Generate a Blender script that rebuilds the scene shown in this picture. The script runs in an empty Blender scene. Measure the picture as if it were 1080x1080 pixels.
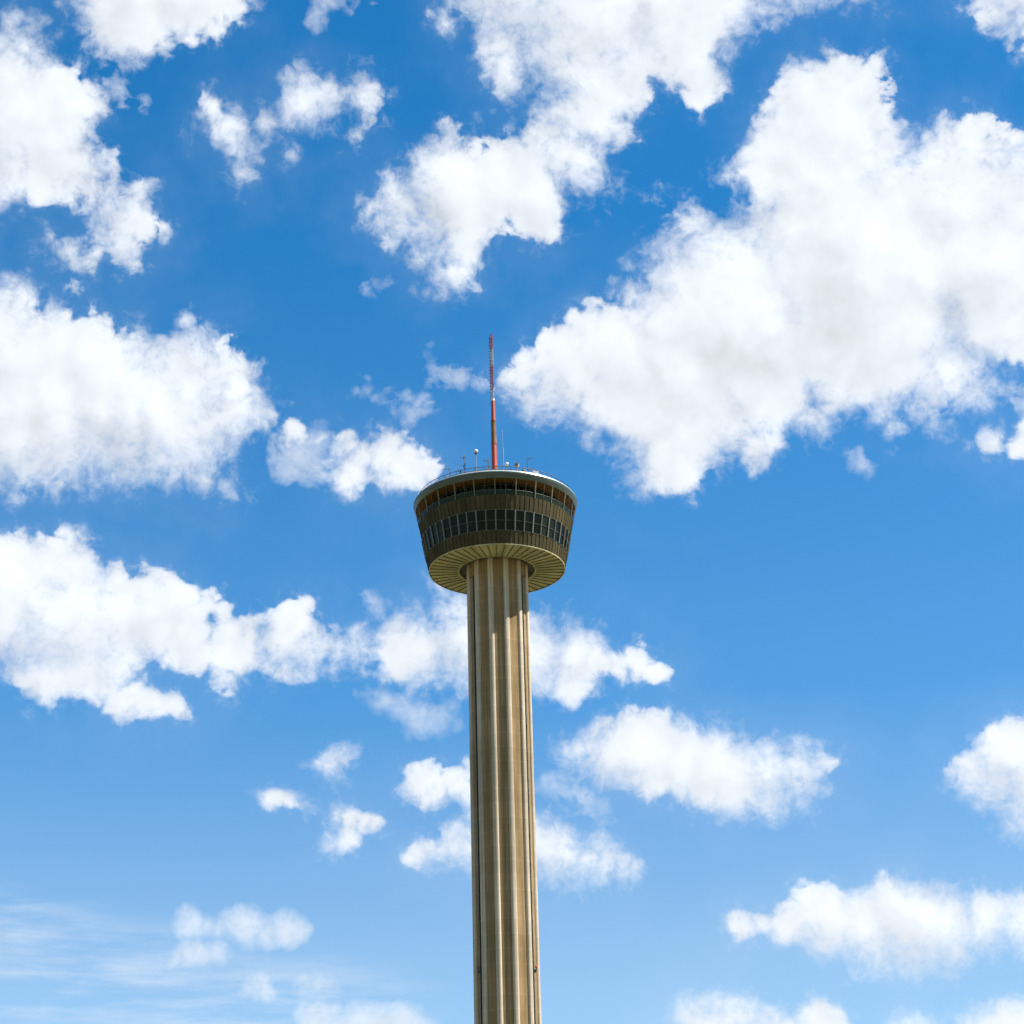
import bpy, bmesh, math, random
import numpy as np
from mathutils import Vector, Matrix, Euler

random.seed(7)
rad = math.radians
S = bpy.context.scene
COL = S.collection
PI = math.pi

# ------------------------------------------------------------------ camera
CAM_LOC = Vector((0.0, -410.0, 1.6))
F_PX = 2090.0                       # focal length in units of 1/1080 of the frame width
YAW, PITCH, ROLL = -0.52, 24.15, -1.58
cam_d = bpy.data.cameras.new('camera')
cam = bpy.data.objects.new('camera', cam_d)
COL.objects.link(cam)
cam_d.sensor_width = 36.0
cam_d.lens = 36.0 * F_PX / 1080.0
cam_d.clip_start = 0.5
cam_d.clip_end = 300000.0
CAM_ROT = Matrix.Rotation(rad(YAW), 3, 'Z') @ Matrix.Rotation(rad(90 + PITCH), 3, 'X') @ Matrix.Rotation(rad(ROLL), 3, 'Z')
cam.matrix_world = Matrix.Translation(CAM_LOC) @ CAM_ROT.to_4x4()
S.camera = cam

# ------------------------------------------------------------------ light
SUN_EL, SUN_AZ = 52.0, 80.0         # elevation; azimuth measured from the tower's camera side towards the right
sun_dir = Vector((math.cos(rad(SUN_EL)) * math.sin(rad(SUN_AZ)), -math.cos(rad(SUN_EL)) * math.cos(rad(SUN_AZ)), math.sin(rad(SUN_EL))))
W = bpy.data.worlds.new('World')
S.world = W
W.use_nodes = True
wn = W.node_tree
sky = wn.nodes.new('ShaderNodeTexSky')
sky.sky_type = 'NISHITA'
sky.sun_disc = False
sky.sun_elevation = rad(SUN_EL)
sky.sun_rotation = math.atan2(sun_dir.x, sun_dir.y)
sky.altitude = 200
sky.air_density = 1.0
sky.dust_density = 0.2
sky.ozone_density = 5.0
SKY_STRENGTH = 0.0632
wn.nodes.remove(wn.nodes['Background'])
sun_l = bpy.data.lights.new('sun', 'SUN')
sun_l.energy = 4.9
sun_l.angle = rad(0.53)
sun_l.color = (1.0, 0.95, 0.87)
sun = bpy.data.objects.new('sun', sun_l)
sun.rotation_euler = sun_dir.to_track_quat('Z', 'Y').to_euler()
sun.location = (0, 0, 400)
COL.objects.link(sun)

S.view_settings.view_transform = 'Standard'
S.view_settings.look = 'None'
S.view_settings.exposure = 1.3
S.view_settings.gamma = 1.0
S.view_settings.use_curve_mapping = False
cy = S.cycles
cy.max_bounces = 16
cy.diffuse_bounces = 4
cy.glossy_bounces = 4
cy.volume_bounces = 14
cy.volume_step_rate = 1.5
cy.volume_max_steps = 512
cy.use_adaptive_sampling = True
cy.adaptive_threshold = 0.03
cy.use_denoising = True

# ------------------------------------------------------------------ clouds in the sky
# The cumulus field belongs to the sky: every puff is a direction (azimuth, elevation) and an
# angular radius in degrees, so the clouds stay at infinity whatever the camera does.
DENSE = [(12.16, 30.15, 4.03), (6.29, 27.83, 2.82), (16.36, 30.16, 3.29), (11.72, 34.75, 1.73), (8.16, 29.16, 3.38), (2.59, 28.03, 1.33), (14.55, 27.12, 1.5), (18.55, 31.88, 1.52), (15.66, 31.46, 2.66), (11.39, 32.88, 2.54), (18.19, 27.88, 1.24), (5.5, 25.83, 1.36), (6.53, 32.04, 0.89), (4.74, 28.17, 2.21), (1.1, 28, 0.72), (8.3, 25.72, 0.68), (12.16, 35.09, 1.44), (12.36, 26, 0.49), (10.25, 26.29, 0.52), (8.78, 33.46, 0.68), (1.45, 27.41, 0.65), (19.78, 32.68, 0.5), (18.85, 27.22, 0.64), (3.77, 27.48, 1.42), (17.52, 31.18, 2.4), (5.93, 25.48, 1.08), (4.82, 25.21, 0.73), (17.86, 28.5, 1.73), (16.21, 26.41, 0.24), (10.43, 35.21, 0.75), (15.56, 26.18, 0.42), (14.23, 26.75, 1.18), (19.3, 32.06, 1.01), (12.6, 25.81, 0.39), (11.67, 33.65, 2.15), (6.77, 30.32, 1.84), (13.23, 35.82, 0.45), (5.96, 27.12, 2.36), (3.98, 38.16, 2.63), (-1.19, 33.02, 1.89), (7.98, 38.66, 1.82), (2.65, 34.29, 1.37), (1.18, 38.96, 1.91), (11.92, 38.79, 1.17), (13.61, 38.73, 1.09), (1.34, 33.21, 1.4), (6.52, 38.23, 2.35), (9.94, 39.01, 1.26), (3.61, 35.51, 1.3), (-2.74, 32.86, 1.18), (0.79, 36.95, 0.76), (-1.32, 31.08, 0.61), (7.42, 36.06, 0.6), (-0.42, 40.29, 0.57), (13.96, 37.84, 0.59), (-1.18, 33.74, 1.4), (2.94, 34.11, 1.31), (-1.19, 38.07, 0.41), (0.37, 33.48, 1.43), (11.04, 38.9, 1.21), (2.71, 38.99, 1.83), (13, 38.66, 1.11), (14.28, 39.17, 0.56), (8.46, 38.46, 1.56), (-1.61, 30.68, 0.37), (0.88, 36.56, 0.53), (3.97, 36.44, 1.57), (-1.3, 32.62, 1.65), (-3.99, 32.85, 0.4), (3.01, 35.46, 1.09), (4.93, 38.57, 2.14), (0.51, 37.51, 0.79), (-1.26, 34.7, 0.59), (0.58, 39.43, 1.43), (12.69, 39.23, 0.71), (8.86, 39.27, 1.11), (-12.2, 38.5, 1.79), (-10.25, 38.96, 1.49), (-13.64, 39.19, 0.93), (-12.48, 38.32, 1.75), (-12.58, 37.24, 0.93), (-9.11, 40.02, 0.48), (-10.94, 38.75, 1.64), (-9.02, 38.43, 0.6), (-14.27, 39.58, 0.48), (-13.22, 38.93, 1.24), (-16.36, 34.55, 2.35), (-12.25, 32.29, 0.98), (-13.94, 33.56, 1.11), (-16.78, 35.04, 2.09), (-17.63, 33, 1.17), (-13.9, 31.12, 0.54), (-14.28, 35.17, 1.1), (-12.19, 31.5, 0.78), (-18.38, 35.99, 0.85), (-15.94, 36.61, 0.77), (-12.99, 31.2, 0.48), (-13.15, 33.08, 0.88), (-16.91, 33.79, 1.87), (-18.26, 32.3, 0.56), (-14.46, 31.31, 0.33), (-11.7, 31.14, 0.42), (-13.43, 35.25, 0.58), (-13.83, 30.33, 0.18), (-15.01, 34.08, 1.69), (-11.77, 32.09, 0.7), (-19.18, 36.4, 0.25), (-11.83, 32.88, 0.46), (-18.1, 30.65, 0.49), (-16.97, 30.78, 0.49), (-15.04, 27.01, 2.75), (-10.61, 26.84, 2.27), (-16.77, 28.59, 1.5), (-9.84, 27.52, 1.89), (-16.44, 25.52, 1.51), (-12.66, 26.95, 2.37), (-8.37, 27.1, 1.11), (-15.81, 27.81, 2.3), (-9.18, 25.04, 0.54), (-8.36, 24.58, 0.36), (-17.49, 24.31, 0.41), (-18.1, 29.55, 0.41), (-14.06, 26.77, 2.51), (-6.45, 26.59, 0.31), (-15.37, 26.82, 2.63), (-7.1, 26.9, 0.34), (-12.85, 28.22, 1.31), (-8.48, 27.5, 1.08), (-8.64, 24.98, 0.35), (-15.7, 28.46, 1.74), (-16.9, 25, 1.04), (-11.68, 26.85, 2.27), (-7.74, 24.43, 0.18), (-8.9, 28.78, 0.54), (-17.54, 29.22, 0.8), (-17.7, 23.97, 0.18), (-10.03, 29.37, 0.25), (-16.24, 26.1, 1.75), (-3.49, 25.68, 0.84), (-4.53, 25.51, 0.76), (-2.54, 25.26, 0.53), (-4.81, 26.08, 0.46), (-4.71, 25.18, 0.56), (-2.99, 25.43, 0.71), (-3.62, 25.76, 0.81), (-2.08, 25.3, 0.25), (-6.29, 35.76, 0.91), (-4.52, 35.97, 0.72), (-8.8, 35.02, 0.66), (-7.74, 35.23, 0.47), (-9.41, 35.46, 0.47), (-8.27, 33.87, 0.35), (-4.51, 34.94, 0.25), (-4.23, 36.05, 0.66), (-6.74, 34.33, 0.26), (-8.58, 34.48, 0.37), (-5.71, 35.94, 0.76), (-6.58, 35.6, 0.8), (-6.4, 36, 0.77), (-6.55, 34.57, 0.2), (19.43, 37.01, 1.69), (18.38, 37.47, 1.45), (19.7, 36.04, 1.31), (21.07, 37.87, 0.53), (17.47, 38.43, 0.59), (20.43, 35.13, 0.56), (18.44, 24.25, 0.46), (17.43, 24.52, 0.44), (16.36, 24.78, 0.42), (15.63, 25.08, 0.34), (16.97, 24.62, 0.42), (-13.57, 20.83, 2.11), (-15.42, 21.04, 1.96), (-10.38, 21.15, 1.21), (-6.57, 20.52, 1.03), (-8.19, 20.16, 0.95), (-12.63, 20.56, 2.01), (-16.31, 21.77, 1.27), (-9.67, 20.69, 1.05), (-11.34, 18.7, 0.56), (-16.46, 19.93, 0.93), (-5.96, 20.36, 0.86), (-13.41, 22.05, 1.22), (-13.55, 19.48, 1.14), (-10.66, 18.56, 0.38), (-15.18, 21.13, 1.99), (-6.31, 20.77, 0.92), (-17.02, 22.26, 0.65), (-11.82, 21.09, 1.45), (-8.42, 19.51, 0.5), (-9.99, 18.58, 0.25), (-9.02, 21.36, 0.42), (-9.04, 20.06, 0.72), (-16.97, 19.42, 0.41), (-16.38, 20.81, 1.11), (-9.73, 18.43, 0.2), (-6.65, 20.27, 0.88), (-17.49, 22.78, 0.19), (-10.36, 20.83, 1.14), (-7.61, 20.66, 0.52), (-8.58, 21.37, 0.21), (-10.23, 18.33, 0.16), (-16.1, 20.43, 1.35), (-6.15, 21.26, 0.51), (-11.06, 18.31, 0.24), (0.32, 20.21, 1.49), (-2.39, 20.26, 1.15), (2.05, 19.92, 1.18), (-0.9, 20.4, 1.48), (-4.05, 20.18, 0.59), (3.61, 19.61, 0.43), (4.3, 19.66, 0.39), (-1.42, 21.31, 0.76), (-2.91, 20.26, 0.96), (1.01, 20.03, 1.36), (4.64, 19.4, 0.32), (2.83, 19.8, 0.75), (-4.31, 20.27, 0.48), (-2.65, 20.51, 0.96), (-1.85, 21.89, 0.28), (4.23, 19.91, 0.27), (-0.29, 20.31, 1.49), (4.89, 19.31, 0.2), (-5.07, 16.95, 0.42), (-4.65, 17.03, 0.38), (-5.5, 16.99, 0.26), (-4.27, 16.99, 0.14), (-6.29, 15.8, 0.23), (-6.71, 15.91, 0.21), (-6.04, 15.76, 0.21), (-6.96, 15.95, 0.13), (-4.48, 15.41, 0.26), (-4.02, 15.37, 0.2), (-4.86, 15.37, 0.17), (-3.73, 15.37, 0.15), (-4.66, 14.82, 0.28), (-5.03, 14.71, 0.21), (-4.53, 14.86, 0.26), (-4.91, 14.79, 0.26), (-4.47, 20.13, 0.52), (-4.94, 20.13, 0.51), (-4.34, 20.13, 0.52), (-5.25, 20.45, 0.23), (-2.4, 16.41, 0.53), (-1.3, 16.27, 0.45), (-1.81, 16.2, 0.39), (-1, 16.51, 0.32), (-1.05, 16.19, 0.36), (0.78, 14.47, 0.96), (-0.98, 14.59, 0.78), (2.43, 14.1, 0.72), (-1.82, 14.53, 0.52), (3.34, 13.83, 0.41), (-0.14, 14.5, 0.84), (1.36, 14.38, 0.91), (-2.49, 14.38, 0.26), (3.75, 13.81, 0.26), (2.85, 14.01, 0.59), (-1.4, 14.6, 0.69), (1.85, 14.2, 0.76), (-0.06, 14.65, 0.76), (-2.16, 14.3, 0.27), (0.81, 14.57, 0.78), (-0.66, 14.6, 0.69), (1.22, 14.39, 0.68), (0.09, 14.58, 0.74), (6.92, 16.26, 1.19), (4.1, 17.13, 1.18), (8.68, 16.24, 0.92), (5.52, 16.74, 1.09), (3.25, 17.09, 1.1), (1.98, 17.3, 0.46), (7.76, 16.22, 1.1), (9.38, 16.51, 0.5), (6.27, 16.54, 1.17), (4.52, 16.95, 1.15), (8.87, 15.51, 0.36), (9.56, 15.78, 0.21), (2.4, 17.28, 0.63), (3.24, 17.01, 1.07), (9.81, 16.64, 0.23), (3.6, 17.32, 0.99), (15.62, 15.5, 1.6), (16.13, 15.45, 1.56), (13.84, 15.75, 0.67), (16.95, 14.32, 0.57), (15.03, 16.15, 1.05), (17.02, 16.11, 0.79), (14.67, 14.38, 0.42), (14.52, 15.65, 1.03), (13.26, 15.96, 0.26), (11.45, 11.84, 1.37), (9.32, 12.13, 1.05), (13.66, 11.77, 0.93), (15.59, 11.62, 0.85), (16.34, 11.48, 0.75), (14.67, 11.69, 0.88), (12.4, 11.78, 1.22), (8.26, 12.04, 0.62), (10.41, 11.83, 1.17), (6.88, 12.11, 0.35), (16.62, 11.84, 0.55), (7.46, 12.23, 0.27), (9.25, 12.21, 1.03), (11.93, 11.81, 1.33), (6.56, 12.12, 0.26), (10.55, 11.59, 1.05), (15.05, 11.66, 0.87), (16.13, 11.65, 0.81), (6.17, 8.63, 1.63), (8.01, 8.37, 1.34), (8.69, 9.32, 0.73), (5.43, 9.47, 0.87), (5.08, 7.69, 0.63), (8.65, 7.55, 0.62), (7.46, 8.39, 1.43), (5.88, 9.03, 1.34), (14.46, 8.19, 1.55), (11.76, 8.05, 1.28), (15.06, 8.16, 1.55), (11.17, 8.23, 1.16), (13.38, 8.11, 1.41), (10.55, 7.52, 0.63), (16.17, 9.12, 0.54), (15.83, 7.22, 0.66)]
PALE = [(-6.36, 12.31, 0.5), (-7.42, 12.39, 0.49), (-9.12, 12.54, 0.33), (-7.62, 12.51, 0.49), (-8.51, 12.46, 0.24), (-6.97, 12.24, 0.43), (-6.12, 12.31, 0.44), (-8.19, 12.39, 0.24), (-8.92, 12.54, 0.3), (-8.61, 11.63, 0.22), (-9.01, 11.63, 0.22), (-8.21, 11.64, 0.21), (-9.37, 11.55, 0.14), (-7.2, 10.81, 0.28), (-7, 10.81, 0.26), (-7.4, 10.77, 0.2), (-3.87, 8.85, 1.44), (-4.55, 8.71, 1.29), (-3.39, 8.81, 1.41), (-5.32, 9.75, 0.61), (-2.59, 8.11, 0.68), (-5.29, 8.07, 0.6)]
THIN = [(-6.09, 25.81, 0.79), (-6.68, 25.96, 0.45), (-5.64, 26.23, 0.42), (-5.58, 25.41, 0.35), (-5.1, 39.78, 0.89), (-5.19, 39.29, 0.88), (-6.03, 38.19, 0.39), (-4.23, 40.37, 0.33), (-5.84, 38.65, 0.46), (-12.52, 35.67, 0.43), (-11.9, 35.69, 0.29), (-12.71, 35.73, 0.37), (-3.89, 30.67, 0.18), (-3.6, 30.71, 0.15), (-4.22, 30.66, 0.12), (11.48, 24.92, 0.31), (11.77, 24.77, 0.17), (18.62, 25.81, 0.62), (17.32, 26, 0.57), (4.15, 30.76, 0.27), (4.36, 30.95, 0.23), (-1.38, 28.25, 0.36), (-0.55, 28.11, 0.33), (-1.8, 28.29, 0.32), (-0.97, 28.16, 0.35), (-4.12, 27.64, 0.23), (-3.84, 27.56, 0.19), (-4.44, 27.67, 0.14), (-2.69, 27.26, 0.42), (-2.6, 27.14, 0.41), (-2.61, 18.45, 0.6), (-3.47, 18.74, 0.43), (-1.7, 18.44, 0.38), (-4.03, 18.91, 0.22), (-2.3, 18.41, 0.56), (-2.95, 18.58, 0.57), (-3.86, 21.63, 0.31), (-3.95, 21.75, 0.27), (-5.09, 10.83, 0.17), (-5.65, 10.75, 0.16), (-5.37, 10.79, 0.17), (2.61, 15.89, 0.38), (1.99, 16.15, 0.33), (3.14, 15.5, 0.3), (1.44, 16.25, 0.22), (2.9, 15.72, 0.38)]
U = 2090.0                                   # one unit is about 1/36 degree
TREE = wn                                    # the node tree being filled
def n_(typ, **kw):
    x = TREE.nodes.new(typ)
    for k, v in kw.items():
        setattr(x, k, v)
    return x
def put(nd, i, x):
    if hasattr(x, 'links'):
        TREE.links.new(x, nd.inputs[i])
    else:
        nd.inputs[i].default_value = x
def wm(op, a, b=None, c=None, clamp=False):
    nd = n_('ShaderNodeMath', operation=op, use_clamp=clamp)
    for i, x in enumerate((a, b, c)):
        if x is not None:
            put(nd, i, x)
    return nd.outputs[0]
def wv(op, a, b=None, scale=None):
    nd = n_('ShaderNodeVectorMath', operation=op)
    put(nd, 0, a)
    if b is not None:
        put(nd, 1, b)
    if scale is not None:
        put(nd, 'Scale', scale)
    return nd.outputs['Value' if op in ('DISTANCE', 'DOT_PRODUCT', 'LENGTH') else 'Vector']
def wrange(x, a, b, c=0.0, d=1.0, smooth=True):
    nd = n_('ShaderNodeMapRange', interpolation_type='SMOOTHSTEP' if smooth else 'LINEAR')
    for i, y in enumerate((x, a, b, c, d)):
        put(nd, i, y)
    return nd.outputs[0]
def wnoise(vec, size, detail, rough, lac=2.0):
    nd = n_('ShaderNodeTexNoise', noise_dimensions='3D')
    put(nd, 'Vector', vec)
    put(nd, 'Scale', 1.0 / size)
    put(nd, 'Detail', detail)
    put(nd, 'Roughness', rough)
    put(nd, 'Lacunarity', lac)
    return nd
def mixc(f, a, b):
    nd = n_('ShaderNodeMix', data_type='RGBA')
    put(nd, 0, f)
    for i, x in ((6, a), (7, b)):
        put(nd, i, x if hasattr(x, 'links') else (*x, 1.0))
    return nd.outputs[2]

geo = n_('ShaderNodeTexCoord')
ray = wv('NORMALIZE', geo.outputs['Generated'])
V = wv('SCALE', ray, scale=U)
sep = n_('ShaderNodeSeparateXYZ')
put(sep, 0, ray)
elev = sep.outputs[2]                        # sine of the elevation
wcol = wnoise(V, 60.0, 3.0, 0.5).outputs['Color']
Vw = wv('ADD', V, wv('SCALE', wv('SUBTRACT', wcol, (0.5, 0.5, 0.5)), scale=22.0))

fw = wnoise(V, 17.0, 3.0, 0.55).outputs['Color']
Vf = wv('ADD', Vw, wv('SCALE', wv('SUBTRACT', fw, (0.5, 0.5, 0.5)), scale=10.0))
small = wrange(elev, 0.17, 0.52, 0.40, 1.0, smooth=False)      # puffs near the horizon are farther away: finer detail
fbm = wm('SUBTRACT', wnoise(Vf, 40.0, 9.0, 0.535, 2.1).outputs[0], 0.5)
vor = n_('ShaderNodeTexVoronoi', feature='F1', voronoi_dimensions='3D')
put(vor, 'Vector', Vf)
put(vor, 'Scale', 1 / 24.0)
put(vor, 'Detail', 1.0)
put(vor, 'Roughness', 0.5)
billow = wm('SUBTRACT', 0.47, vor.outputs['Distance'])
sunv = tuple(x * 24.0 for x in sun_dir)
lump = wm('SUBTRACT', wnoise(Vw, 62.0, 3.0, 0.5).outputs[0], 0.5)
lump_s = wm('SUBTRACT', wnoise(wv('ADD', Vw, sunv), 62.0, 3.0, 0.5).outputs[0], 0.5)
fine = wnoise(Vf, 9.0, 4.0, 0.62).outputs[0]
wisp = wrange(wnoise(V, 105.0, 2.0, 0.5).outputs[0], 0.40, 0.62)     # some borders are crisp, others fray out
grey = wnoise(Vw, 150.0, 4.0, 0.5).outputs[0]
gaps = wm('MAXIMUM', wm('SUBTRACT', wnoise(Vf, 48.0, 4.0, 0.55).outputs[0], 0.59), 0.0)     # thin spots where blue shows through
ragged = wm('MULTIPLY', wm('SUBTRACT', wm('MULTIPLY_ADD', billow, 18.0, wm('MULTIPLY', fbm, 62.0)), wm('MULTIPLY', gaps, 150.0)), small)
front = wv('DOT_PRODUCT', ray, tuple(CAM_ROT @ Vector((0, 0, -1))))
big = wnoise(V, 420.0, 4.0, 0.5).outputs[0]
# cirrus veil low on the left
vmap = n_('ShaderNodeMapping')
put(vmap, 0, V)
vmap.inputs['Rotation'].default_value = (0, rad(-6), 0)
vmap.inputs['Scale'].default_value = (0.16, 0.16, 1.15)
cir = wnoise(vmap.outputs[0], 30.0, 8.0, 0.62).outputs[0]
vd = []
for az, el, r in ((-12.0, 10.9, 5.6), (-7.0, 10.2, 5.0), (-15.0, 12.2, 4.0)):
    a, e = rad(az), rad(el)
    c = (U * math.cos(e) * math.sin(a), U * math.cos(e) * math.cos(a), U * math.sin(e) * 3.2)
    vd.append(wrange(wv('DISTANCE', wv('MULTIPLY', V, (1, 1, 3.2)), c), rad(r) * U * 1.25, rad(r) * U * 0.2))
vmask = wm('MAXIMUM', wm('MAXIMUM', vd[0], vd[1]), vd[2])
a_v = wm('MULTIPLY', wm('MULTIPLY', wrange(cir, 0.38, 0.70), vmask), 0.45)
relief_shade = wm('SUBTRACT', lump, lump_s)  # sunward light and shade of the billows, painted into cloud brightness
lum0 = wm('ADD', wm('MULTIPLY_ADD', relief_shade, 0.38, wm('MULTIPLY_ADD', billow, 0.05, 0.965)), wm('MULTIPLY', wm('SUBTRACT', fine, 0.5), 0.03))
grey_m = wrange(grey, 0.36, 0.60)

grade = n_('ShaderNodeHueSaturation')
put(grade, 'Hue', 0.493)
put(grade, 'Saturation', wm('ADD', wrange(elev, 0.20, 0.32, 1.02, 1.255, smooth=False), wrange(elev, 0.36, 0.54, 0.0, 0.06, smooth=False)))
put(grade, 'Value', wrange(elev, 0.2, 0.36, 1.07, 1.15, smooth=False))
TREE.links.new(sky.outputs[0], grade.inputs['Color'])
CLOUD_RADIANCE = 6.75
tex = wrange(fine, 0.25, 0.75, 0.45, 1.40, smooth=False)

def opacity(d, off, width, power, k):
    t = wm('DIVIDE', wm('MAXIMUM', wm('ADD', d, off), 0.0), width)
    t = wm('MULTIPLY', wm('MULTIPLY', wm('POWER', t, power), tex), k)
    return wm('SUBTRACT', 1.0, wm('POWER', 2.71828, wm('MULTIPLY', t, -1.0)))
def over(a, b):
    return wm('SUBTRACT', 1.0, wm('MULTIPLY', wm('SUBTRACT', 1.0, a), wm('SUBTRACT', 1.0, b)))
def field(puffs, k, at=None):
    acc = None
    for c, r in puffs:
        x = wm('SUBTRACT', wv('DISTANCE', at or Vw, c), r)
        acc = x if acc is None else wm('SMOOTH_MIN', acc, x, k)
    return wm('MULTIPLY', acc, -1.0)         # positive inside

def vec(az, el, r):
    a, e = rad(az), rad(el)
    return ((U * math.cos(e) * math.sin(a), U * math.cos(e) * math.cos(a), U * math.sin(e)), rad(r) * U)
ALL = [[vec(*p) for p in L] for L in (DENSE, PALE, THIN)]
wide = wm('MULTIPLY_ADD', wisp, 34.0, 7.0)

SHARED = {'Vw': Vw, 'Ragged': ragged, 'Fine': fine, 'Texture': tex, 'Width': wide, 'Veil': a_v, 'Light': lum0, 'Grey': grey_m, 'Big': big, 'Sky': grade.outputs[0]}
def cloudy(dense, pale, thin, generic=False):
    """Background shader for one stretch of the sky with the puffs that reach into it, in a node group of its own."""
    global TREE, Vw, ragged, fine, tex, wide, big
    keep = (TREE, Vw, ragged, fine, tex, wide, big)
    g = bpy.data.node_groups.new('sky_cell', 'ShaderNodeTree')
    for nm, sk in SHARED.items():
        g.interface.new_socket(nm, in_out='INPUT', socket_type={'VECTOR': 'NodeSocketVector', 'RGBA': 'NodeSocketColor'}.get(sk.type, 'NodeSocketFloat'))
    g.interface.new_socket('Shader', in_out='OUTPUT', socket_type='NodeSocketShader')
    TREE = g
    gi, go = n_('NodeGroupInput').outputs, n_('NodeGroupOutput')
    Vw, ragged, fine, tex, wide, big = gi['Vw'], gi['Ragged'], gi['Fine'], gi['Texture'], gi['Width'], gi['Big']
    al = gi['Veil']
    D = wm('MULTIPLY', wm('SUBTRACT', big, 0.64), 620.0) if generic else None
    lit = None
    if dense:
        D = field(dense, 5.0)
        # which way this flank of the cloud faces: the vapour thins towards the sun or away from it
        lit = wm('MULTIPLY', wm('SUBTRACT', D, field(dense, 5.0, wv('ADD', Vw, sunv))), 1 / 24.0)
        lit = wm('MINIMUM', wm('MAXIMUM', lit, -1.0), 1.0)
        wide = wm('MULTIPLY', wide, wm('MULTIPLY_ADD', lit, -0.35, 0.95))
    if D is not None:
        D = wm('ADD', D, ragged)
        # optical depth: soft ragged borders, solid white hearts
        a_d = opacity(D, 8.5, wide, 1.35, 1.0)
        a_w = wm('MULTIPLY', opacity(wm('ADD', D, wm('MULTIPLY', wm('SUBTRACT', fine, 0.5), 40.0)), 16.0, 30.0, 1.6, 0.9), 0.5)
        a_h = wm('MULTIPLY', wm('MULTIPLY', wrange(D, -75.0, 15.0), gi['Grey']), 0.06)     # milky veil round the clouds
        al = over(al, over(a_h, over(a_d, a_w)))
    if thin:
        al = over(al, wm('MULTIPLY', opacity(wm('ADD', field(thin, 5.0), wm('MULTIPLY', ragged, 1.1)), 12.0, 16.0, 1.3, 0.9), 0.6))
    if pale:
        al = over(al, wm('MULTIPLY', opacity(wm('ADD', field(pale, 4.0), wm('MULTIPLY', ragged, 0.8)), 9.0, 11.0, 1.3, 1.0), 0.72))
    lum = gi['Light']
    if D is not None:
        lum = wm('ADD', lum, wm('MULTIPLY', wm('MULTIPLY', wrange(D, 12.0, 75.0), gi['Grey']), -0.06))  # grey shading of the thick hearts, painted in
    if lit is not None:
        lum = wm('ADD', lum, wm('MULTIPLY', wm('MULTIPLY', lit, wrange(D, 0.0, 40.0)), 0.08))  # brighter sun side and darker far side painted into the cloud colour
    lum = wm('MINIMUM', wm('MAXIMUM', lum, 0.68), 1.08)
    white = n_('ShaderNodeVectorMath', operation='SCALE')
    white.inputs[0].default_value = (0.895, 0.945, 1.01)
    put(white, 'Scale', wm('MULTIPLY', lum, CLOUD_RADIANCE))
    b = n_('ShaderNodeBackground')
    TREE.links.new(mixc(al, gi['Sky'], white.outputs[0]), b.inputs[0])
    b.inputs[1].default_value = SKY_STRENGTH
    TREE.links.new(b.outputs[0], go.inputs[0])
    TREE, Vw, ragged, fine, tex, wide, big = keep
    x = n_('ShaderNodeGroup')
    x.node_tree = g
    for nm, sk in SHARED.items():
        put(x, nm, sk)
    return x.outputs[0]
def choose(f, a, b):
    nd = n_('ShaderNodeMixShader')
    for i, x in enumerate((f, a, b)):
        put(nd, i, x)
    return nd.outputs[0]
# the sky is cut into cells so that each ray only weighs the puffs near it
def reach(L, lo, hi):
    out = []
    eps = 0.004 * (lo[0] + 7.0 * lo[1]) / 7.0    # keeps the cells' nodes distinct, so none is evaluated for its neighbours
    for c, r in L:
        az, el = math.degrees(math.atan2(c[0], c[1])), math.degrees(math.asin(c[2] / U))
        m = math.degrees(r / U) + 3.0
        if lo[0] - m / math.cos(rad(el)) < az < hi[0] + m / math.cos(rad(el)) and lo[1] - m < el < hi[1] + m:
            out.append(((c[0] + eps, c[1], c[2]), r + eps))
    return out
sx = n_('ShaderNodeSeparateXYZ')
put(sx, 0, ray)
azim = wm('MULTIPLY', wm('ARCTAN2', sx.outputs[0], sx.outputs[1]), 180 / PI)
elv = wm('MULTIPLY', wm('ARCSINE', elev), 180 / PI)
AZ_EDGES = [-40, -14, -8.5, -3.5, 2, 7, 12.5, 40]
EL_EDGES = [-5, 12, 17, 22, 27, 32, 60]
def split(i0, i1, j0, j1):
    if i1 - i0 == 1 and j1 - j0 == 1:
        lo, hi = (AZ_EDGES[i0], EL_EDGES[j0]), (AZ_EDGES[i1], EL_EDGES[j1])
        return cloudy(*[reach(L, lo, hi) for L in ALL])
    if i1 - i0 >= j1 - j0:
        k = (i0 + i1) // 2
        return choose(wm('LESS_THAN', azim, float(AZ_EDGES[k])), split(k, i1, j0, j1), split(i0, k, j0, j1))
    k = (j0 + j1) // 2
    return choose(wm('LESS_THAN', elv, float(EL_EDGES[k])), split(i0, i1, k, j1), split(i0, i1, j0, k))
ahead = split(0, len(AZ_EDGES) - 1, 0, len(EL_EDGES) - 1)
rest = cloudy([], [], [], generic=True)      # the rest of the dome carries similar broken cumulus
TREE.links.new(choose(wm('GREATER_THAN', wm('ADD', front, wm('MULTIPLY', fbm, 0.02)), 0.90), rest, ahead), wn.nodes['World Output'].inputs[0])
W.cycles.sampling_method = 'MANUAL'
W.cycles.sample_map_resolution = 256

# ------------------------------------------------------------------ materials
class NT:
    def __init__(s, name):
        s.m = bpy.data.materials.new(name)
        s.m.use_nodes = True
        s.t = s.m.node_tree
        s.b = s.t.nodes['Principled BSDF']
    def n(s, typ, **kw):
        x = s.t.nodes.new(typ)
        for k, v in kw.items():
            if k.startswith('i_'):
                key = k[2:]
                x.inputs[int(key) if key.isdigit() else key.replace('_', ' ')].default_value = v
            else:
                setattr(x, k, v)
        return x
    def l(s, a, b):
        s.t.links.new(a, b)

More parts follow.
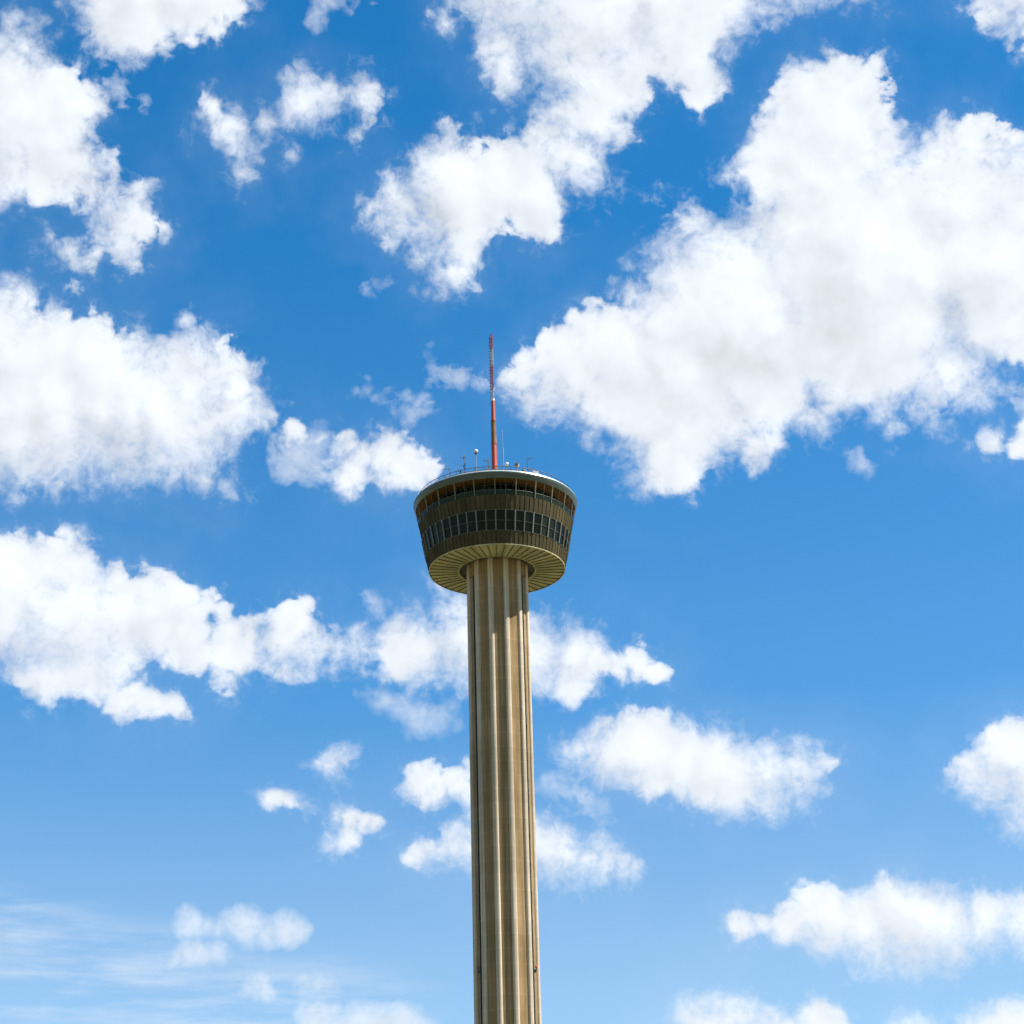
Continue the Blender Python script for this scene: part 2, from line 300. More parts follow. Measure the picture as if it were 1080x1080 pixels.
def noise_mat(name, c1, c2, scale=(1, 1, 1), detail=6, rough=0.85, metal=0.0, bump=0.0, lo=0.35, hi=0.65, spec=0.5, extra=None):
    """Two shades of one material mixed by stretched object-space noise, with optional bump."""
    k = NT(name)
    tc = k.n('ShaderNodeTexCoord')
    mp = k.n('ShaderNodeMapping')
    mp.inputs['Scale'].default_value = scale
    k.l(tc.outputs['Object'], mp.inputs['Vector'])
    nz = k.n('ShaderNodeTexNoise', i_Scale=1.0, i_Detail=detail, i_Roughness=0.6)
    k.l(mp.outputs[0], nz.inputs['Vector'])
    mr = k.n('ShaderNodeMapRange')
    mr.inputs[1].default_value = lo
    mr.inputs[2].default_value = hi
    k.l(nz.outputs[0], mr.inputs[0])
    mx = k.n('ShaderNodeMix', data_type='RGBA')
    mx.inputs[6].default_value = (*c1, 1)
    mx.inputs[7].default_value = (*c2, 1)
    k.l(mr.outputs[0], mx.inputs[0])
    col = mx.outputs[2]
    if extra:
        col = extra(k, tc, col)
    k.l(col, k.b.inputs['Base Color'])
    k.b.inputs['Roughness'].default_value = rough
    k.b.inputs['Metallic'].default_value = metal
    k.b.inputs['Specular IOR Level'].default_value = spec
    if bump:
        bp = k.n('ShaderNodeBump', i_Strength=bump, i_Distance=0.05)
        k.l(nz.outputs[0], bp.inputs['Height'])
        k.l(bp.outputs[0], k.b.inputs['Normal'])
    return k.m

def lift_lines(k, tc, col):
    """Horizontal joints of the slip-formed concrete every few metres, and vertical rain streaks."""
    sx = k.n('ShaderNodeSeparateXYZ')
    k.l(tc.outputs['Object'], sx.inputs[0])
    m1 = k.n('ShaderNodeMath', operation='MULTIPLY', i_1=1 / 3.05)
    k.l(sx.outputs[2], m1.inputs[0])
    fl = k.n('ShaderNodeMath', operation='FLOOR')
    k.l(m1.outputs[0], fl.inputs[0])
    wn_ = k.n('ShaderNodeTexWhiteNoise', noise_dimensions='1D')
    k.l(fl.outputs[0], wn_.inputs['W'])
    fr = k.n('ShaderNodeMath', operation='FRACT')
    k.l(m1.outputs[0], fr.inputs[0])
    ln = k.n('ShaderNodeMath', operation='LESS_THAN', i_1=0.09)
    k.l(fr.outputs[0], ln.inputs[0])
    j = k.n('ShaderNodeMath', operation='MULTIPLY', i_1=-0.10)
    k.l(ln.outputs[0], j.inputs[0])
    v = k.n('ShaderNodeMath', operation='MULTIPLY_ADD', i_1=0.14, i_2=0.92)
    k.l(wn_.outputs[0], v.inputs[0])
    v2 = k.n('ShaderNodeMath', operation='SUBTRACT')
    k.l(v.outputs[0], v2.inputs[0])
    k.l(j.outputs[0], v2.inputs[1])
    mp = k.n('ShaderNodeMapping')
    mp.inputs['Scale'].default_value = (2.2, 2.2, 0.03)
    k.l(tc.outputs['Object'], mp.inputs[0])
    st = k.n('ShaderNodeTexNoise', i_Scale=1.0, i_Detail=4.0)
    k.l(mp.outputs[0], st.inputs['Vector'])
    sr = k.n('ShaderNodeMapRange')
    sr.inputs[1].default_value = 0.3
    sr.inputs[2].default_value = 0.7
    sr.inputs[3].default_value = 0.70
    sr.inputs[4].default_value = 1.18
    k.l(st.outputs[0], sr.inputs[0])
    mu = k.n('ShaderNodeMath', operation='MULTIPLY')
    k.l(v2.outputs[0], mu.inputs[0])
    k.l(sr.outputs[0], mu.inputs[1])
    hs = k.n('ShaderNodeVectorMath', operation='SCALE')
    k.l(col, hs.inputs[0])
    k.l(mu.outputs[0], hs.inputs['Scale'])
    return hs.outputs[0]

def island_tint(k, tc, col):
    """Each sheet of the cladding weathered a little differently (vertex-group free: by angle round the axis)."""
    sx = k.n('ShaderNodeSeparateXYZ')
    k.l(tc.outputs['Object'], sx.inputs[0])
    a = k.n('ShaderNodeMath', operation='ARCTAN2')
    k.l(sx.outputs[1], a.inputs[0])
    k.l(sx.outputs[0], a.inputs[1])
    m = k.n('ShaderNodeMath', operation='MULTIPLY_ADD', i_1=96 / (2 * PI), i_2=200.0)
    k.l(a.outputs[0], m.inputs[0])
    fl = k.n('ShaderNodeMath', operation='FLOOR')
    k.l(m.outputs[0], fl.inputs[0])
    w_ = k.n('ShaderNodeTexWhiteNoise', noise_dimensions='1D')
    k.l(fl.outputs[0], w_.inputs['W'])
    v = k.n('ShaderNodeMath', operation='MULTIPLY_ADD', i_1=0.34, i_2=0.83)
    k.l(w_.outputs[0], v.inputs[0])
    hs = k.n('ShaderNodeVectorMath', operation='SCALE')
    k.l(col, hs.inputs[0])
    k.l(v.outputs[0], hs.inputs['Scale'])
    return hs.outputs[0]

M = {}
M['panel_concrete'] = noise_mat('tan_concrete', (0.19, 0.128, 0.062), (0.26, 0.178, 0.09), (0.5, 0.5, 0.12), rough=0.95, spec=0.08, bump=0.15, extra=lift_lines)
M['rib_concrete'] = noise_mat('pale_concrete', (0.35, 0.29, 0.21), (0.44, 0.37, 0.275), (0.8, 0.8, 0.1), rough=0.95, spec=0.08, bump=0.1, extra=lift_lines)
M['slot'] = noise_mat('shaded_lift_slot', (0.012, 0.012, 0.006), (0.022, 0.021, 0.011), (0.7, 0.7, 0.2), rough=0.95, spec=0.05)  # near-black colour puts the shade of the open slot into the surface
M['dark_concrete'] = noise_mat('dark_concrete', (0.10, 0.085, 0.05), (0.16, 0.13, 0.08), (0.7, 0.7, 0.3), rough=0.9)
M['soffit'] = noise_mat('olive_cream_panel', (0.255, 0.235, 0.125), (0.33, 0.30, 0.165), (0.4, 0.4, 0.4), rough=0.8, spec=0.15, extra=island_tint)
M['seam'] = noise_mat('seam_metal', (0.016, 0.014, 0.007), (0.028, 0.024, 0.012), rough=0.8, spec=0.1)
M['batten'] = noise_mat('olive_batten', (0.06, 0.055, 0.03), (0.10, 0.09, 0.05), rough=0.8, spec=0.1)
M['brown'] = noise_mat('brown_cladding', (0.040, 0.032, 0.013), (0.060, 0.048, 0.021), (0.8, 0.8, 0.25), rough=0.75, spec=0.1, metal=0.0, extra=island_tint)
M['wood'] = noise_mat('orange_brown_soffit', (0.095, 0.047, 0.011), (0.135, 0.068, 0.017), (0.6, 0.6, 0.6), rough=0.8, spec=0.1)
M['aluminium'] = noise_mat('sunlit_aluminium', (0.34, 0.38, 0.38), (0.44, 0.49, 0.48), (0.3, 0.3, 2.0), rough=0.32, metal=0.35)  # pale copy of the rim metal, sun glint put into the colour
M['fascia'] = noise_mat('shaded_green_fascia', (0.040, 0.056, 0.045), (0.065, 0.085, 0.070), (0.3, 0.3, 2.0), rough=0.4, spec=0.3)  # dark green of the ground reflection put into the rim's lower part
M['mullion'] = noise_mat('anodised_mullion', (0.10, 0.096, 0.068), (0.155, 0.147, 0.11), (1, 1, 1), rough=0.6, spec=0.25)
M['transom'] = noise_mat('bronze_transom', (0.055, 0.055, 0.04), (0.085, 0.083, 0.062), (1, 1, 1), rough=0.6, spec=0.2)
M['dark_metal'] = noise_mat('dark_metal', (0.05, 0.05, 0.05), (0.09, 0.09, 0.085), (1, 1, 1), rough=0.5, metal=0.4)
M['grey_metal'] = noise_mat('galvanised_steel', (0.13, 0.14, 0.15), (0.24, 0.25, 0.26), (2, 2, 2), rough=0.5, metal=0.5)
M['white_paint'] = noise_mat('white_paint', (0.50, 0.50, 0.48), (0.60, 0.60, 0.58), (2, 2, 1), rough=0.45)
M['grey_paint'] = noise_mat('weathered_white_paint', (0.26, 0.27, 0.26), (0.40, 0.40, 0.39), (2, 2, 0.6), rough=0.6)
M['red_paint'] = noise_mat('aviation_red_paint', (0.25, 0.030, 0.009), (0.36, 0.046, 0.014), (2, 2, 0.4), rough=0.5)
M['rust_paint'] = noise_mat('rusted_paint', (0.10, 0.04, 0.012), (0.20, 0.075, 0.02), (1.5, 1.5, 0.4), rough=0.8)
M['roof'] = noise_mat('grey_roofing', (0.28, 0.28, 0.27), (0.42, 0.42, 0.40), (0.5, 0.5, 0.5), rough=0.9)
M['interior'] = noise_mat('dim_interior', (0.03, 0.03, 0.026), (0.06, 0.055, 0.045), (0.4, 0.4, 0.4), rough=0.9)
M['lens_red'] = noise_mat('red_glass_lens', (0.30, 0.01, 0.01), (0.38, 0.015, 0.015), rough=0.15)
M['ground'] = noise_mat('grass_and_dry_earth', (0.085, 0.10, 0.035), (0.21, 0.18, 0.105), (0.012, 0.012, 0.012), detail=10, rough=0.95)
M['plaza'] = noise_mat('plaza_paving', (0.20, 0.175, 0.13), (0.27, 0.24, 0.18), (0.3, 0.3, 0.3), rough=0.9)

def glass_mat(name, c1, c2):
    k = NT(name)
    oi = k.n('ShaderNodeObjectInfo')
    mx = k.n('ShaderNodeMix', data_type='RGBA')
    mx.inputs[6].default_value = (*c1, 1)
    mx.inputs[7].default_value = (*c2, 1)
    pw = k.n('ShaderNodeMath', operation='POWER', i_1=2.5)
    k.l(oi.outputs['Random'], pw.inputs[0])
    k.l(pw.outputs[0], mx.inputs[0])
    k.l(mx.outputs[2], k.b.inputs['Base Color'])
    tc = k.n('ShaderNodeTexCoord')
    nz = k.n('ShaderNodeTexNoise', i_Scale=0.9, i_Detail=2.0)
    k.l(tc.outputs['Object'], nz.inputs['Vector'])
    bp = k.n('ShaderNodeBump', i_Strength=0.12, i_Distance=0.02)
    k.l(nz.outputs[0], bp.inputs['Height'])
    k.l(bp.outputs[0], k.b.inputs['Normal'])
    k.b.inputs['Roughness'].default_value = 0.06
    k.b.inputs['IOR'].default_value = 1.38
    k.b.inputs['Specular IOR Level'].default_value = 0.14
    return k.m
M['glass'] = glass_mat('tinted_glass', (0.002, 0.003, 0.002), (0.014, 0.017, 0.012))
M['rail_glass'] = glass_mat('green_rail_glass', (0.012, 0.019, 0.011), (0.02, 0.028, 0.017))
M['rail_glass'].node_tree.nodes['Principled BSDF'].inputs['Specular IOR Level'].default_value = 0.1

# ------------------------------------------------------------------ mesh helpers
def box(bm, size, mat):
    vs = [bm.verts.new(mat @ Vector((x * size[0] / 2, y * size[1] / 2, z * size[2] / 2))) for x in (-1, 1) for y in (-1, 1) for z in (-1, 1)]
    for f in ((0, 1, 3, 2), (4, 6, 7, 5), (0, 4, 5, 1), (2, 3, 7, 6), (0, 2, 6, 4), (1, 5, 7, 3)):
        bm.faces.new([vs[i] for i in f])

def tube(bm, a, b, r1, r2=None, n=10, cap=True):
    a, b = Vector(a), Vector(b)
    r2 = r1 if r2 is None else r2
    q = (b - a).to_track_quat('Z', 'Y')
    rings = []
    for p, r in ((a, r1), (b, r2)):
        rings.append([bm.verts.new(p + q @ Vector((r * math.cos(2 * PI * i / n), r * math.sin(2 * PI * i / n), 0))) for i in range(n)])
    for i in range(n):
        bm.faces.new((rings[0][i], rings[0][(i + 1) % n], rings[1][(i + 1) % n], rings[1][i]))
    if cap:
        bm.faces.new(rings[0][::-1])
        bm.faces.new(rings[1])

def lathe(bm, prof, n=96, closed=False, axis=None):
    """Spin (radius, height) pairs round Z."""
    rings = []
    for r, z in prof:
        if r < 1e-6:
            rings.append([bm.verts.new((0, 0, z))])
        else:
            rings.append([bm.verts.new((r * math.sin(2 * PI * i / n), -r * math.cos(2 * PI * i / n), z)) for i in range(n)])
    pairs = list(zip(rings, rings[1:])) + ([(rings[-1], rings[0])] if closed else [])
    for A, B in pairs:
        for i in range(n):
            j = (i + 1) % n
            if len(A) == 1 and len(B) == 1:
                continue
            if len(A) == 1:
                bm.faces.new((A[0], B[j], B[i]))
            elif len(B) == 1:
                bm.faces.new((A[i], A[j], B[0]))
            else:
                bm.faces.new((A[i], A[j], B[j], B[i]))

def sphere(bm, c, r, nu=20, nv=12, sc=(1, 1, 1)):
    mat = Matrix.Translation(c) @ Matrix.Diagonal((*sc, 1))
    bmesh.ops.create_uvsphere(bm, u_segments=nu, v_segments=nv, radius=r, matrix=mat)

def ring_tube(bm, R, z, r, n=144, m=6):
    prof = [(R + r * math.cos(2 * PI * k / m), z + r * math.sin(2 * PI * k / m)) for k in range(m)]
    lathe(bm, prof, n, closed=True)

def obj(name, bm, mat, parent=None, smooth=False, loc=None):
    bmesh.ops.recalc_face_normals(bm, faces=bm.faces)
    me = bpy.data.meshes.new(name)
    bm.to_mesh(me)
    bm.free()
    for mm in (mat if isinstance(mat, (list, tuple)) else [mat]):
        me.materials.append(mm)
    if smooth:
        me.polygons.foreach_set('use_smooth', [True] * len(me.polygons))
        me.set_sharp_from_angle(angle=rad(40))
    o = bpy.data.objects.new(name, me)
    COL.objects.link(o)
    if parent is not None:
        o.parent = parent
    if loc is not None:
        o.location = loc
    return o

def tag(o, label=None, cat=None, group=None, kind=None):
    for k, v in (('label', label), ('category', cat), ('group', group), ('kind', kind)):
        if v:
            o[k] = v
    return o

def empty(name, loc=(0, 0, 0), rz=0.0):
    o = bpy.data.objects.new(name, None)
    COL.objects.link(o)
    o.location = loc
    o.rotation_euler = (0, 0, rz)
    o.empty_display_size = 0.2
    return o

def linked(src, name, parent, rz=0.0):
    o = src.copy()
    o.name = name
    COL.objects.link(o)
    o.parent = parent
    o.rotation_euler = (0, 0, rz)
    return o

def pol(r, phi, z):
    """phi = 0 faces the camera, positive to the right."""
    return Vector((r * math.sin(phi), -r * math.cos(phi), z))

# ------------------------------------------------------------------ ground
bm = bmesh.new()
lathe(bm, [(0, 0), (60, 0), (300, 0), (1500, 0), (8000, 0), (90000, 0)], 96)
tag(obj('ground', bm, M['ground']), kind='structure')
bm = bmesh.new()
lathe(bm, [(0, 0.004), (48, 0.004)], 96)
tag(obj('plaza', bm, M['plaza']), kind='structure')

# ------------------------------------------------------------------ the tower
tower = empty('observation_tower')
tag(tower, 'tall tan concrete observation tower with fluted shaft and dark round glazed top', 'tower')
RIB_OFF = rad(16.8)
# shaft core: faceted inner drum, recessed behind the ribs
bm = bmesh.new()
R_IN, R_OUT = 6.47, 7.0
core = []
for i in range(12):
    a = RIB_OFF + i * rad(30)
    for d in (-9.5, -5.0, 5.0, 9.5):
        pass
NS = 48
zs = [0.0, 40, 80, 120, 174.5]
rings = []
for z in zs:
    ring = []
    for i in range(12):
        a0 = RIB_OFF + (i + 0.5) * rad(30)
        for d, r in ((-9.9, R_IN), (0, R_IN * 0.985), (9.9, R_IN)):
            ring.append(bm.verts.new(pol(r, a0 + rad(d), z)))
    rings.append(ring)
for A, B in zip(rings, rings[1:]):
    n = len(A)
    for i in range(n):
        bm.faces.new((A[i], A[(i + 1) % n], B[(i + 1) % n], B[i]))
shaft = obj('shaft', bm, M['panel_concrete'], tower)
# one rib: rounded buttress fin standing out of the drum
def rib_bm():
    bm = bmesh.new()
    prof = [(-0.60, 6.30), (-0.60, 6.52), (-0.57, 6.68), (-0.48, 6.84), (-0.34, 6.94), (-0.12, 7.0), (0.12, 7.0), (0.34, 6.94), (0.48, 6.84), (0.57, 6.68), (0.60, 6.52), (0.60, 6.30)]
    rr = []
    for z in zs:
        rr.append([bm.verts.new((x, -y, z)) for x, y in prof])
    for A, B in zip(rr, rr[1:]):
        for i in range(len(prof) - 1):
            bm.faces.new((A[i], A[i + 1], B[i + 1], B[i]))
    return bm
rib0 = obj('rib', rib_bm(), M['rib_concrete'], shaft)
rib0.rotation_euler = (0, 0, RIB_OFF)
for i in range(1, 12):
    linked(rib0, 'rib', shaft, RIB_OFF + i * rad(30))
# headers that close the tall lift slots under the top house, two on each flank
for i in (1, 9):
    a = RIB_OFF + (i + 0.5) * rad(30)
    bm = bmesh.new()
    box(bm, (1.9, 0.5, 4.2), Matrix.Rotation(a, 4, 'Z') @ Matrix.Translation((0, -6.42, 170.6)))
    obj('slot_header', bm, M['panel_concrete'], shaft)
    bm = bmesh.new()
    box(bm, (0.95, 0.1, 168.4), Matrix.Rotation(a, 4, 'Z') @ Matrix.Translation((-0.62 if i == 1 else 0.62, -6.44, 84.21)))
    obj('lift_slot_shade', bm, M['slot'], shaft)  # dark sheet standing in for the shade inside the open shaft
    # cable guides with clips running down the slot
    bm = bmesh.new()
    for sx_ in ((-0.3,) if i == 1 else (0.3,)):
        box(bm, (0.09, 0.12, 168.4), Matrix.Rotation(a, 4, 'Z') @ Matrix.Translation((sx_, -6.5, 84.2)))
        for kz in range(0, 84, 3):
            box(bm, (0.2, 0.2, 0.22), Matrix.Rotation(a, 4, 'Z') @ Matrix.Translation((sx_, -6.56, 1.5 + kz * 2.0)))
    obj('guide_rail', bm, M['grey_metal'], shaft)

def cone_r(z):
    return 15.25 + 0.19 * (z - 171.2)
Z0, Z1, Z2, Z3, Z4, Z5 = 171.2, 174.1, 178.75, 182.0, 183.05, 185.75

# underside: shallow annulus of radial panels
bm = bmesh.new()
lathe(bm, [(15.16, 171.22), (12, 171.18), (8.62, 171.12), (8.62, 171.4), (15.0, 171.5)], 96, closed=True)
under = obj('underside', bm, M['soffit'], tower)
bm = bmesh.new()
for i in range(48):
    a = i * rad(7.5)
    m_ = Matrix.Rotation(a, 4, 'Z')
    q = [(8.8, 171.05), (15.05, 171.12), (15.05, 171.25), (8.8, 171.16)]
    L = [bm.verts.new(m_ @ Vector((-0.065, -r, z - 0.1))) for r, z in q]
    Rr = [bm.verts.new(m_ @ Vector((0.065, -r, z - 0.1))) for r, z in q]
    bm.faces.new(L)
    bm.faces.new(Rr[::-1])
    for k in range(4):
        bm.faces.new((L[k], L[(k + 1) % 4], Rr[(k + 1) % 4], Rr[k]))
obj('radial_batten', bm, M['batten'], under)
bm = bmesh.new()
lathe(bm, [(8.62, 171.0), (8.42, 171.0), (8.42, 171.6), (8.62, 171.6)], 96, closed=True)
obj('inner_ring', bm, M['soffit'], tower, smooth=True)
bm = bmesh.new()
lathe(bm, [(8.42, 171.55), (8.42, 174.2), (6.9, 174.2)], 96)
obj('collar_recess', bm, M['dark_concrete'], tower)
bm = bmesh.new()
lathe(bm, [(15.28, 171.02), (15.10, 171.02), (15.10, 171.24), (15.30, 171.24)], 96, closed=True)
obj('lower_edge_trim', bm, M['soffit'], tower, smooth=True)

def wall_band(name, za, zb):
    bm = bmesh.new()
    ra, rb = cone_r(za), cone_r(zb)
    lathe(bm, [(ra, za), (rb, zb), (rb - 0.25, zb), (ra - 0.25, za)], 96, closed=True)
    o = obj(name, bm, M['brown'], tower)
    bm = bmesh.new()
    tilt = math.atan(0.19)
    for i in range(96):
        a = i * rad(3.75)
        zm, rm = (za + zb) / 2, (ra + rb) / 2
        h = (zb - za) / math.cos(tilt)
        w = 0.13 if i % 2 == 0 else 0.075
        box(bm, (w, 0.1, h - 0.02), Matrix.Rotation(a, 4, 'Z') @ Matrix.Translation((0, -rm - 0.02, zm)) @ Matrix.Rotation(tilt, 4, 'X'))
    obj('standing_seam', bm, M['seam'], o)
    return o
wall_band('lower_wall', Z0 + 0.05, Z1)
wall_band('upper_wall', Z2, Z3)

# restaurant windows: 48 tilted units, each with mullion, transom and pane
tilt = math.atan(0.19)
zm, h = (Z1 + Z2) / 2, (Z2 - Z1) / math.cos(tilt)
rm = cone_r(zm)
wbase = Matrix.Translation((0, -rm, zm)) @ Matrix.Rotation(tilt, 4, 'X')
step = 2 * PI / 48
def mullion_bm(wide):
    bm = bmesh.new()
    half = Matrix.Rotation(-step / 2, 4, 'Z')
    box(bm, (0.25 if wide else 0.15, 0.34, h - 0.03), half @ Matrix.Translation((0, -rm - 0.04, zm)) @ Matrix.Rotation(tilt, 4, 'X'))
    return bm
def window_bm():
    bm = bmesh.new()
    ww = 2 * rm * math.sin(step / 2) - 0.22
    box(bm, (ww, 0.16, 0.09), wbase @ Matrix.Translation((0, 0.06, -0.05)))
    box(bm, (ww, 0.2, 0.12), wbase @ Matrix.Translation((0, 0.06, h / 2 - 0.075)))
    box(bm, (ww, 0.2, 0.12), wbase @ Matrix.Translation((0, 0.06, -h / 2 + 0.075)))
    for x in (-ww / 2 + 0.03, ww / 2 - 0.03):
        box(bm, (0.05, 0.14, h - 0.2), wbase @ Matrix.Translation((x, 0.065, 0)))
    return bm
def pane_bm():
    bm = bmesh.new()
    wb, wt = 2 * cone_r(Z1) * math.sin(step / 2) - 0.1, 2 * cone_r(Z2) * math.sin(step / 2) - 0.1
    v = []
    for y in (0.10, 0.13):
        for x, z in ((-wb / 2, -h / 2 + 0.02), (wb / 2, -h / 2 + 0.02), (wt / 2, h / 2 - 0.02), (-wt / 2, h / 2 - 0.02)):
            v.append(bm.verts.new(wbase @ Vector((x, y, z))))
    bm.faces.new((v[0], v[1], v[2], v[3]))
    bm.faces.new((v[7], v[6], v[5], v[4]))
    for k in range(4):
        bm.faces.new((v[k], v[4 + k], v[4 + (k + 1) % 4], v[(k + 1) % 4]))
    return bm
protos = []
for wide in (True, False):
    w0 = obj('window', window_bm(), M['transom'], tower)
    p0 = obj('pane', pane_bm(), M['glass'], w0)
    m0 = obj('mullion', mullion_bm(wide), M['mullion'], w0)
    protos.append((w0, p0, m0))
for i in range(48):
    a = (i + 0.5) * step
    w0, p0, m0 = protos[i % 2]
    if i < 2:
        w0.rotation_euler = (0, 0, a)
        continue
    w = linked(w0, 'window', tower, a)
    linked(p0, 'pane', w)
    linked(m0, 'mullion', w)

# open observation level: deck, set-back glass, parapet rail and outer posts
bm = bmesh.new()
lathe(bm, [(14.9, Z3 - 0.25), (17.0, Z3 - 0.25), (17.0, Z3 - 0.05), (14.9, Z3 - 0.05)], 96, closed=True)
obj('deck_floor', bm, M['roof'], tower)
bm = bmesh.new()
st2 = 2 * PI / 24
rw = 15.1
for sgn in (-1, 1):
    pass
ow = 2 * rw * math.sin(st2 / 2)
bmf = bmesh.new()
for x in (-ow / 2, -ow / 6, ow / 6):
    box(bmf, (0.11, 0.14, Z5 - Z3), Matrix.Translation((x, -rw * math.cos(st2 / 2) - 0.03, (Z3 + Z5) / 2 - 0.03)))
box(bmf, (ow - 0.1, 0.12, 0.12), Matrix.Translation((0, -rw * math.cos(st2 / 2) - 0.02, Z5 - 0.35)))
ow0 = obj('observation_window', bmf, M['dark_metal'], tower)
box(bm, (ow - 0.02, 0.04, Z5 - Z3 - 0.02), Matrix.Translation((0, -rw * math.cos(st2 / 2) + 0.05, (Z3 + Z5) / 2 - 0.03)))
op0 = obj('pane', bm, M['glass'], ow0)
ow0.rotation_euler = (0, 0, st2 / 2)
for i in range(1, 24):
    w = linked(ow0, 'observation_window', tower, (i + 0.5) * st2)
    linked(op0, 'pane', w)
bm = bmesh.new()
lathe(bm, [(cone_r(Z3) - 0.06, Z3 + 0.02), (cone_r(Z4) - 0.06, Z4), (cone_r(Z4) - 0.1, Z4), (cone_r(Z3) - 0.1, Z3 + 0.02)], 96, closed=True)
par = obj('glass_parapet', bm, M['rail_glass'], tower)
bm = bmesh.new()
ring_tube(bm, cone_r(Z4) - 0.06, Z4 + 0.05, 0.06)
obj('handrail', bm, M['dark_metal'], par)
hp = (Z5 - Z3) / math.cos(tilt)
rp = cone_r((Z3 + Z5) / 2)
bm = bmesh.new()
box(bm, (0.17, 0.26, hp + 0.1), Matrix.Translation((0, -rp - 0.03, (Z3 + Z5) / 2)) @ Matrix.Rotation(tilt, 4, 'X'))
post0 = obj('post', bm, M['mullion'], tower)
for i in range(1, 24):
    linked(post0, 'post', tower, i * st2)
bm = bmesh.new()
for i in range(24):                        # thin secondary stays between the posts
    box(bm, (0.06, 0.08, hp), Matrix.Rotation((i + 0.5) * st2, 4, 'Z') @ Matrix.Translation((0, -rp + 0.02, (Z3 + Z5) / 2)) @ Matrix.Rotation(tilt, 4, 'X'))
obj('stay', bm, M['dark_metal'], tower)
# inner lining so nothing is seen through the glass but a dim core
bm = bmesh.new()
lathe(bm, [(6.9, 171.55), (14.9, 171.55), (15.0, 174), (15.9, 178.9), (14.7, 181.7), (14.7, 185.6), (6.9, 185.6)], 48)
obj('interior_core', bm, M['interior'], tower)

# roof: soffit, bulging metal rim, deck
bm = bmesh.new()
lathe(bm, [(14.6, 185.9), (14.6, 185.72), (18.02, 185.8), (18.02, 186.0)], 96, closed=True)
obj('soffit', bm, M['wood'], tower)
bm = bmesh.new()
prof = [(18.0, 185.66), (18.06, 185.62), (18.32, 186.1), (18.52, 186.55), (18.60, 186.8), (18.59, 186.95), (18.40, 186.95), (17.9, 186.4)]
lathe(bm, prof, 144, closed=True)
obj('fascia', bm, M['fascia'], tower, smooth=True)
bm = bmesh.new()
prof = [(18.62, 186.96), (18.58, 187.12), (18.48, 187.28), (18.34, 187.41), (18.12, 187.52), (17.85, 187.58), (17.5, 187.6), (17.5, 187.2), (18.3, 186.97)]
lathe(bm, prof, 144, closed=True)
obj('roof_rim', bm, M['aluminium'], tower, smooth=True)
bm = bmesh.new()
lathe(bm, [(0, 187.5), (6, 187.48), (17.5, 187.4), (17.5, 186.2), (0, 186.2)], 96)
roof = obj('roof', bm, M['roof'], tower)
bm = bmesh.new()
lathe(bm, [(0, 189.6), (3.4, 189.6), (3.6, 189.4), (3.6, 187.45), (0, 187.45)], 48)
obj('mast_plinth', bm, M['grey_metal'], roof)
# window-washing track and guard rail around the roof edge
bm = bmesh.new()
ring_tube(bm, 17.35, 187.95, 0.12)
ring_tube(bm, 16.7, 187.95, 0.12)
for i in range(72):
    tube(bm, pol(17.35, i * rad(5), 187.4), pol(17.35, i * rad(5), 187.95), 0.05, n=6)
    box(bm, (0.1, 0.75, 0.1), Matrix.Rotation(i * rad(5), 4, 'Z') @ Matrix.Translation((0, -17.02, 187.95)))
obj('cleaning_track', bm, M['dark_metal'], roof)
bm = bmesh.new()
ring_tube(bm, 17.6, 188.62, 0.07)
for i in range(72):
    tube(bm, pol(17.6, i * rad(5) + 0.02, 187.4), pol(17.6, i * rad(5) + 0.02, 188.62), 0.035, n=6)
obj('guard_rail', bm, M['dark_metal'], roof)

# ------------------------------------------------------------------ antenna mast on the roof
mast = empty('antenna_mast', (0, 0, 189.6))
tag(mast, 'tall red and white banded antenna mast rising from the centre of the tower roof', 'antenna')
def mast_part(name, z0, z1, r0, r1, mat, n=16):
    bm = bmesh.new()
    tube(bm, (0, 0, z0 - 189.6), (0, 0, z1 - 189.6 - 0.004), r0, r1, n)
    return obj(name, bm, mat, mast, smooth=True)
mast_part('red_tube', 189.6, 202.6, 0.70, 0.63, M['red_paint'])
mast_part('rusted_tube', 202.6, 208.6, 0.63, 0.56, M['rust_paint'])
up = mast_part('red_tube', 208.6, 213.8, 0.52, 0.42, M['red_paint'])
mast_part('flange', 208.5, 208.75, 0.66, 0.66, M['red_paint'])
mast_part('flange', 213.8, 214.3, 0.46, 0.46, M['white_paint'])
mast_part('flange', 202.5, 202.7, 0.70, 0.70, M['rust_paint'])
def lattice(name, z0, z1, mat, ph):
    """Triangular lattice section with three chords, ladder rungs and diagonals."""
    bm = bmesh.new()
    pts = [(0.40 * math.sin(ph + k * 2.094), 0.40 * math.cos(ph + k * 2.094)) for k in range(3)]
    nb = int(round((z1 - z0) / 0.75))
    dz = (z1 - z0) / nb
    for k in range(3):
        x, y = pts[k]
        tube(bm, (x, y, z0 - 189.6), (x, y, z1 - 189.6), 0.085, n=6)
        x2, y2 = pts[(k + 1) % 3]
        for b in range(nb):
            za = z0 - 189.6 + b * dz
            tube(bm, (x, y, za), (x2, y2, za + dz), 0.05, n=5)
            tube(bm, (x, y, za), (x2, y2, za), 0.05, n=5)
    tube(bm, (0.0, 0, z0 - 189.6), (0.0, 0, z1 - 189.6), 0.07, n=8)
    return obj(name, bm, mat, mast)
lattice('white_lattice', 214.3, 217.0, M['grey_paint'], 0.5)
lattice('red_lattice', 217.0, 223.2, M['red_paint'], 0.5)
lattice('white_lattice', 223.2, 227.4, M['grey_paint'], 0.5)
lattice('red_lattice', 227.4, 231.2, M['red_paint'], 0.5)
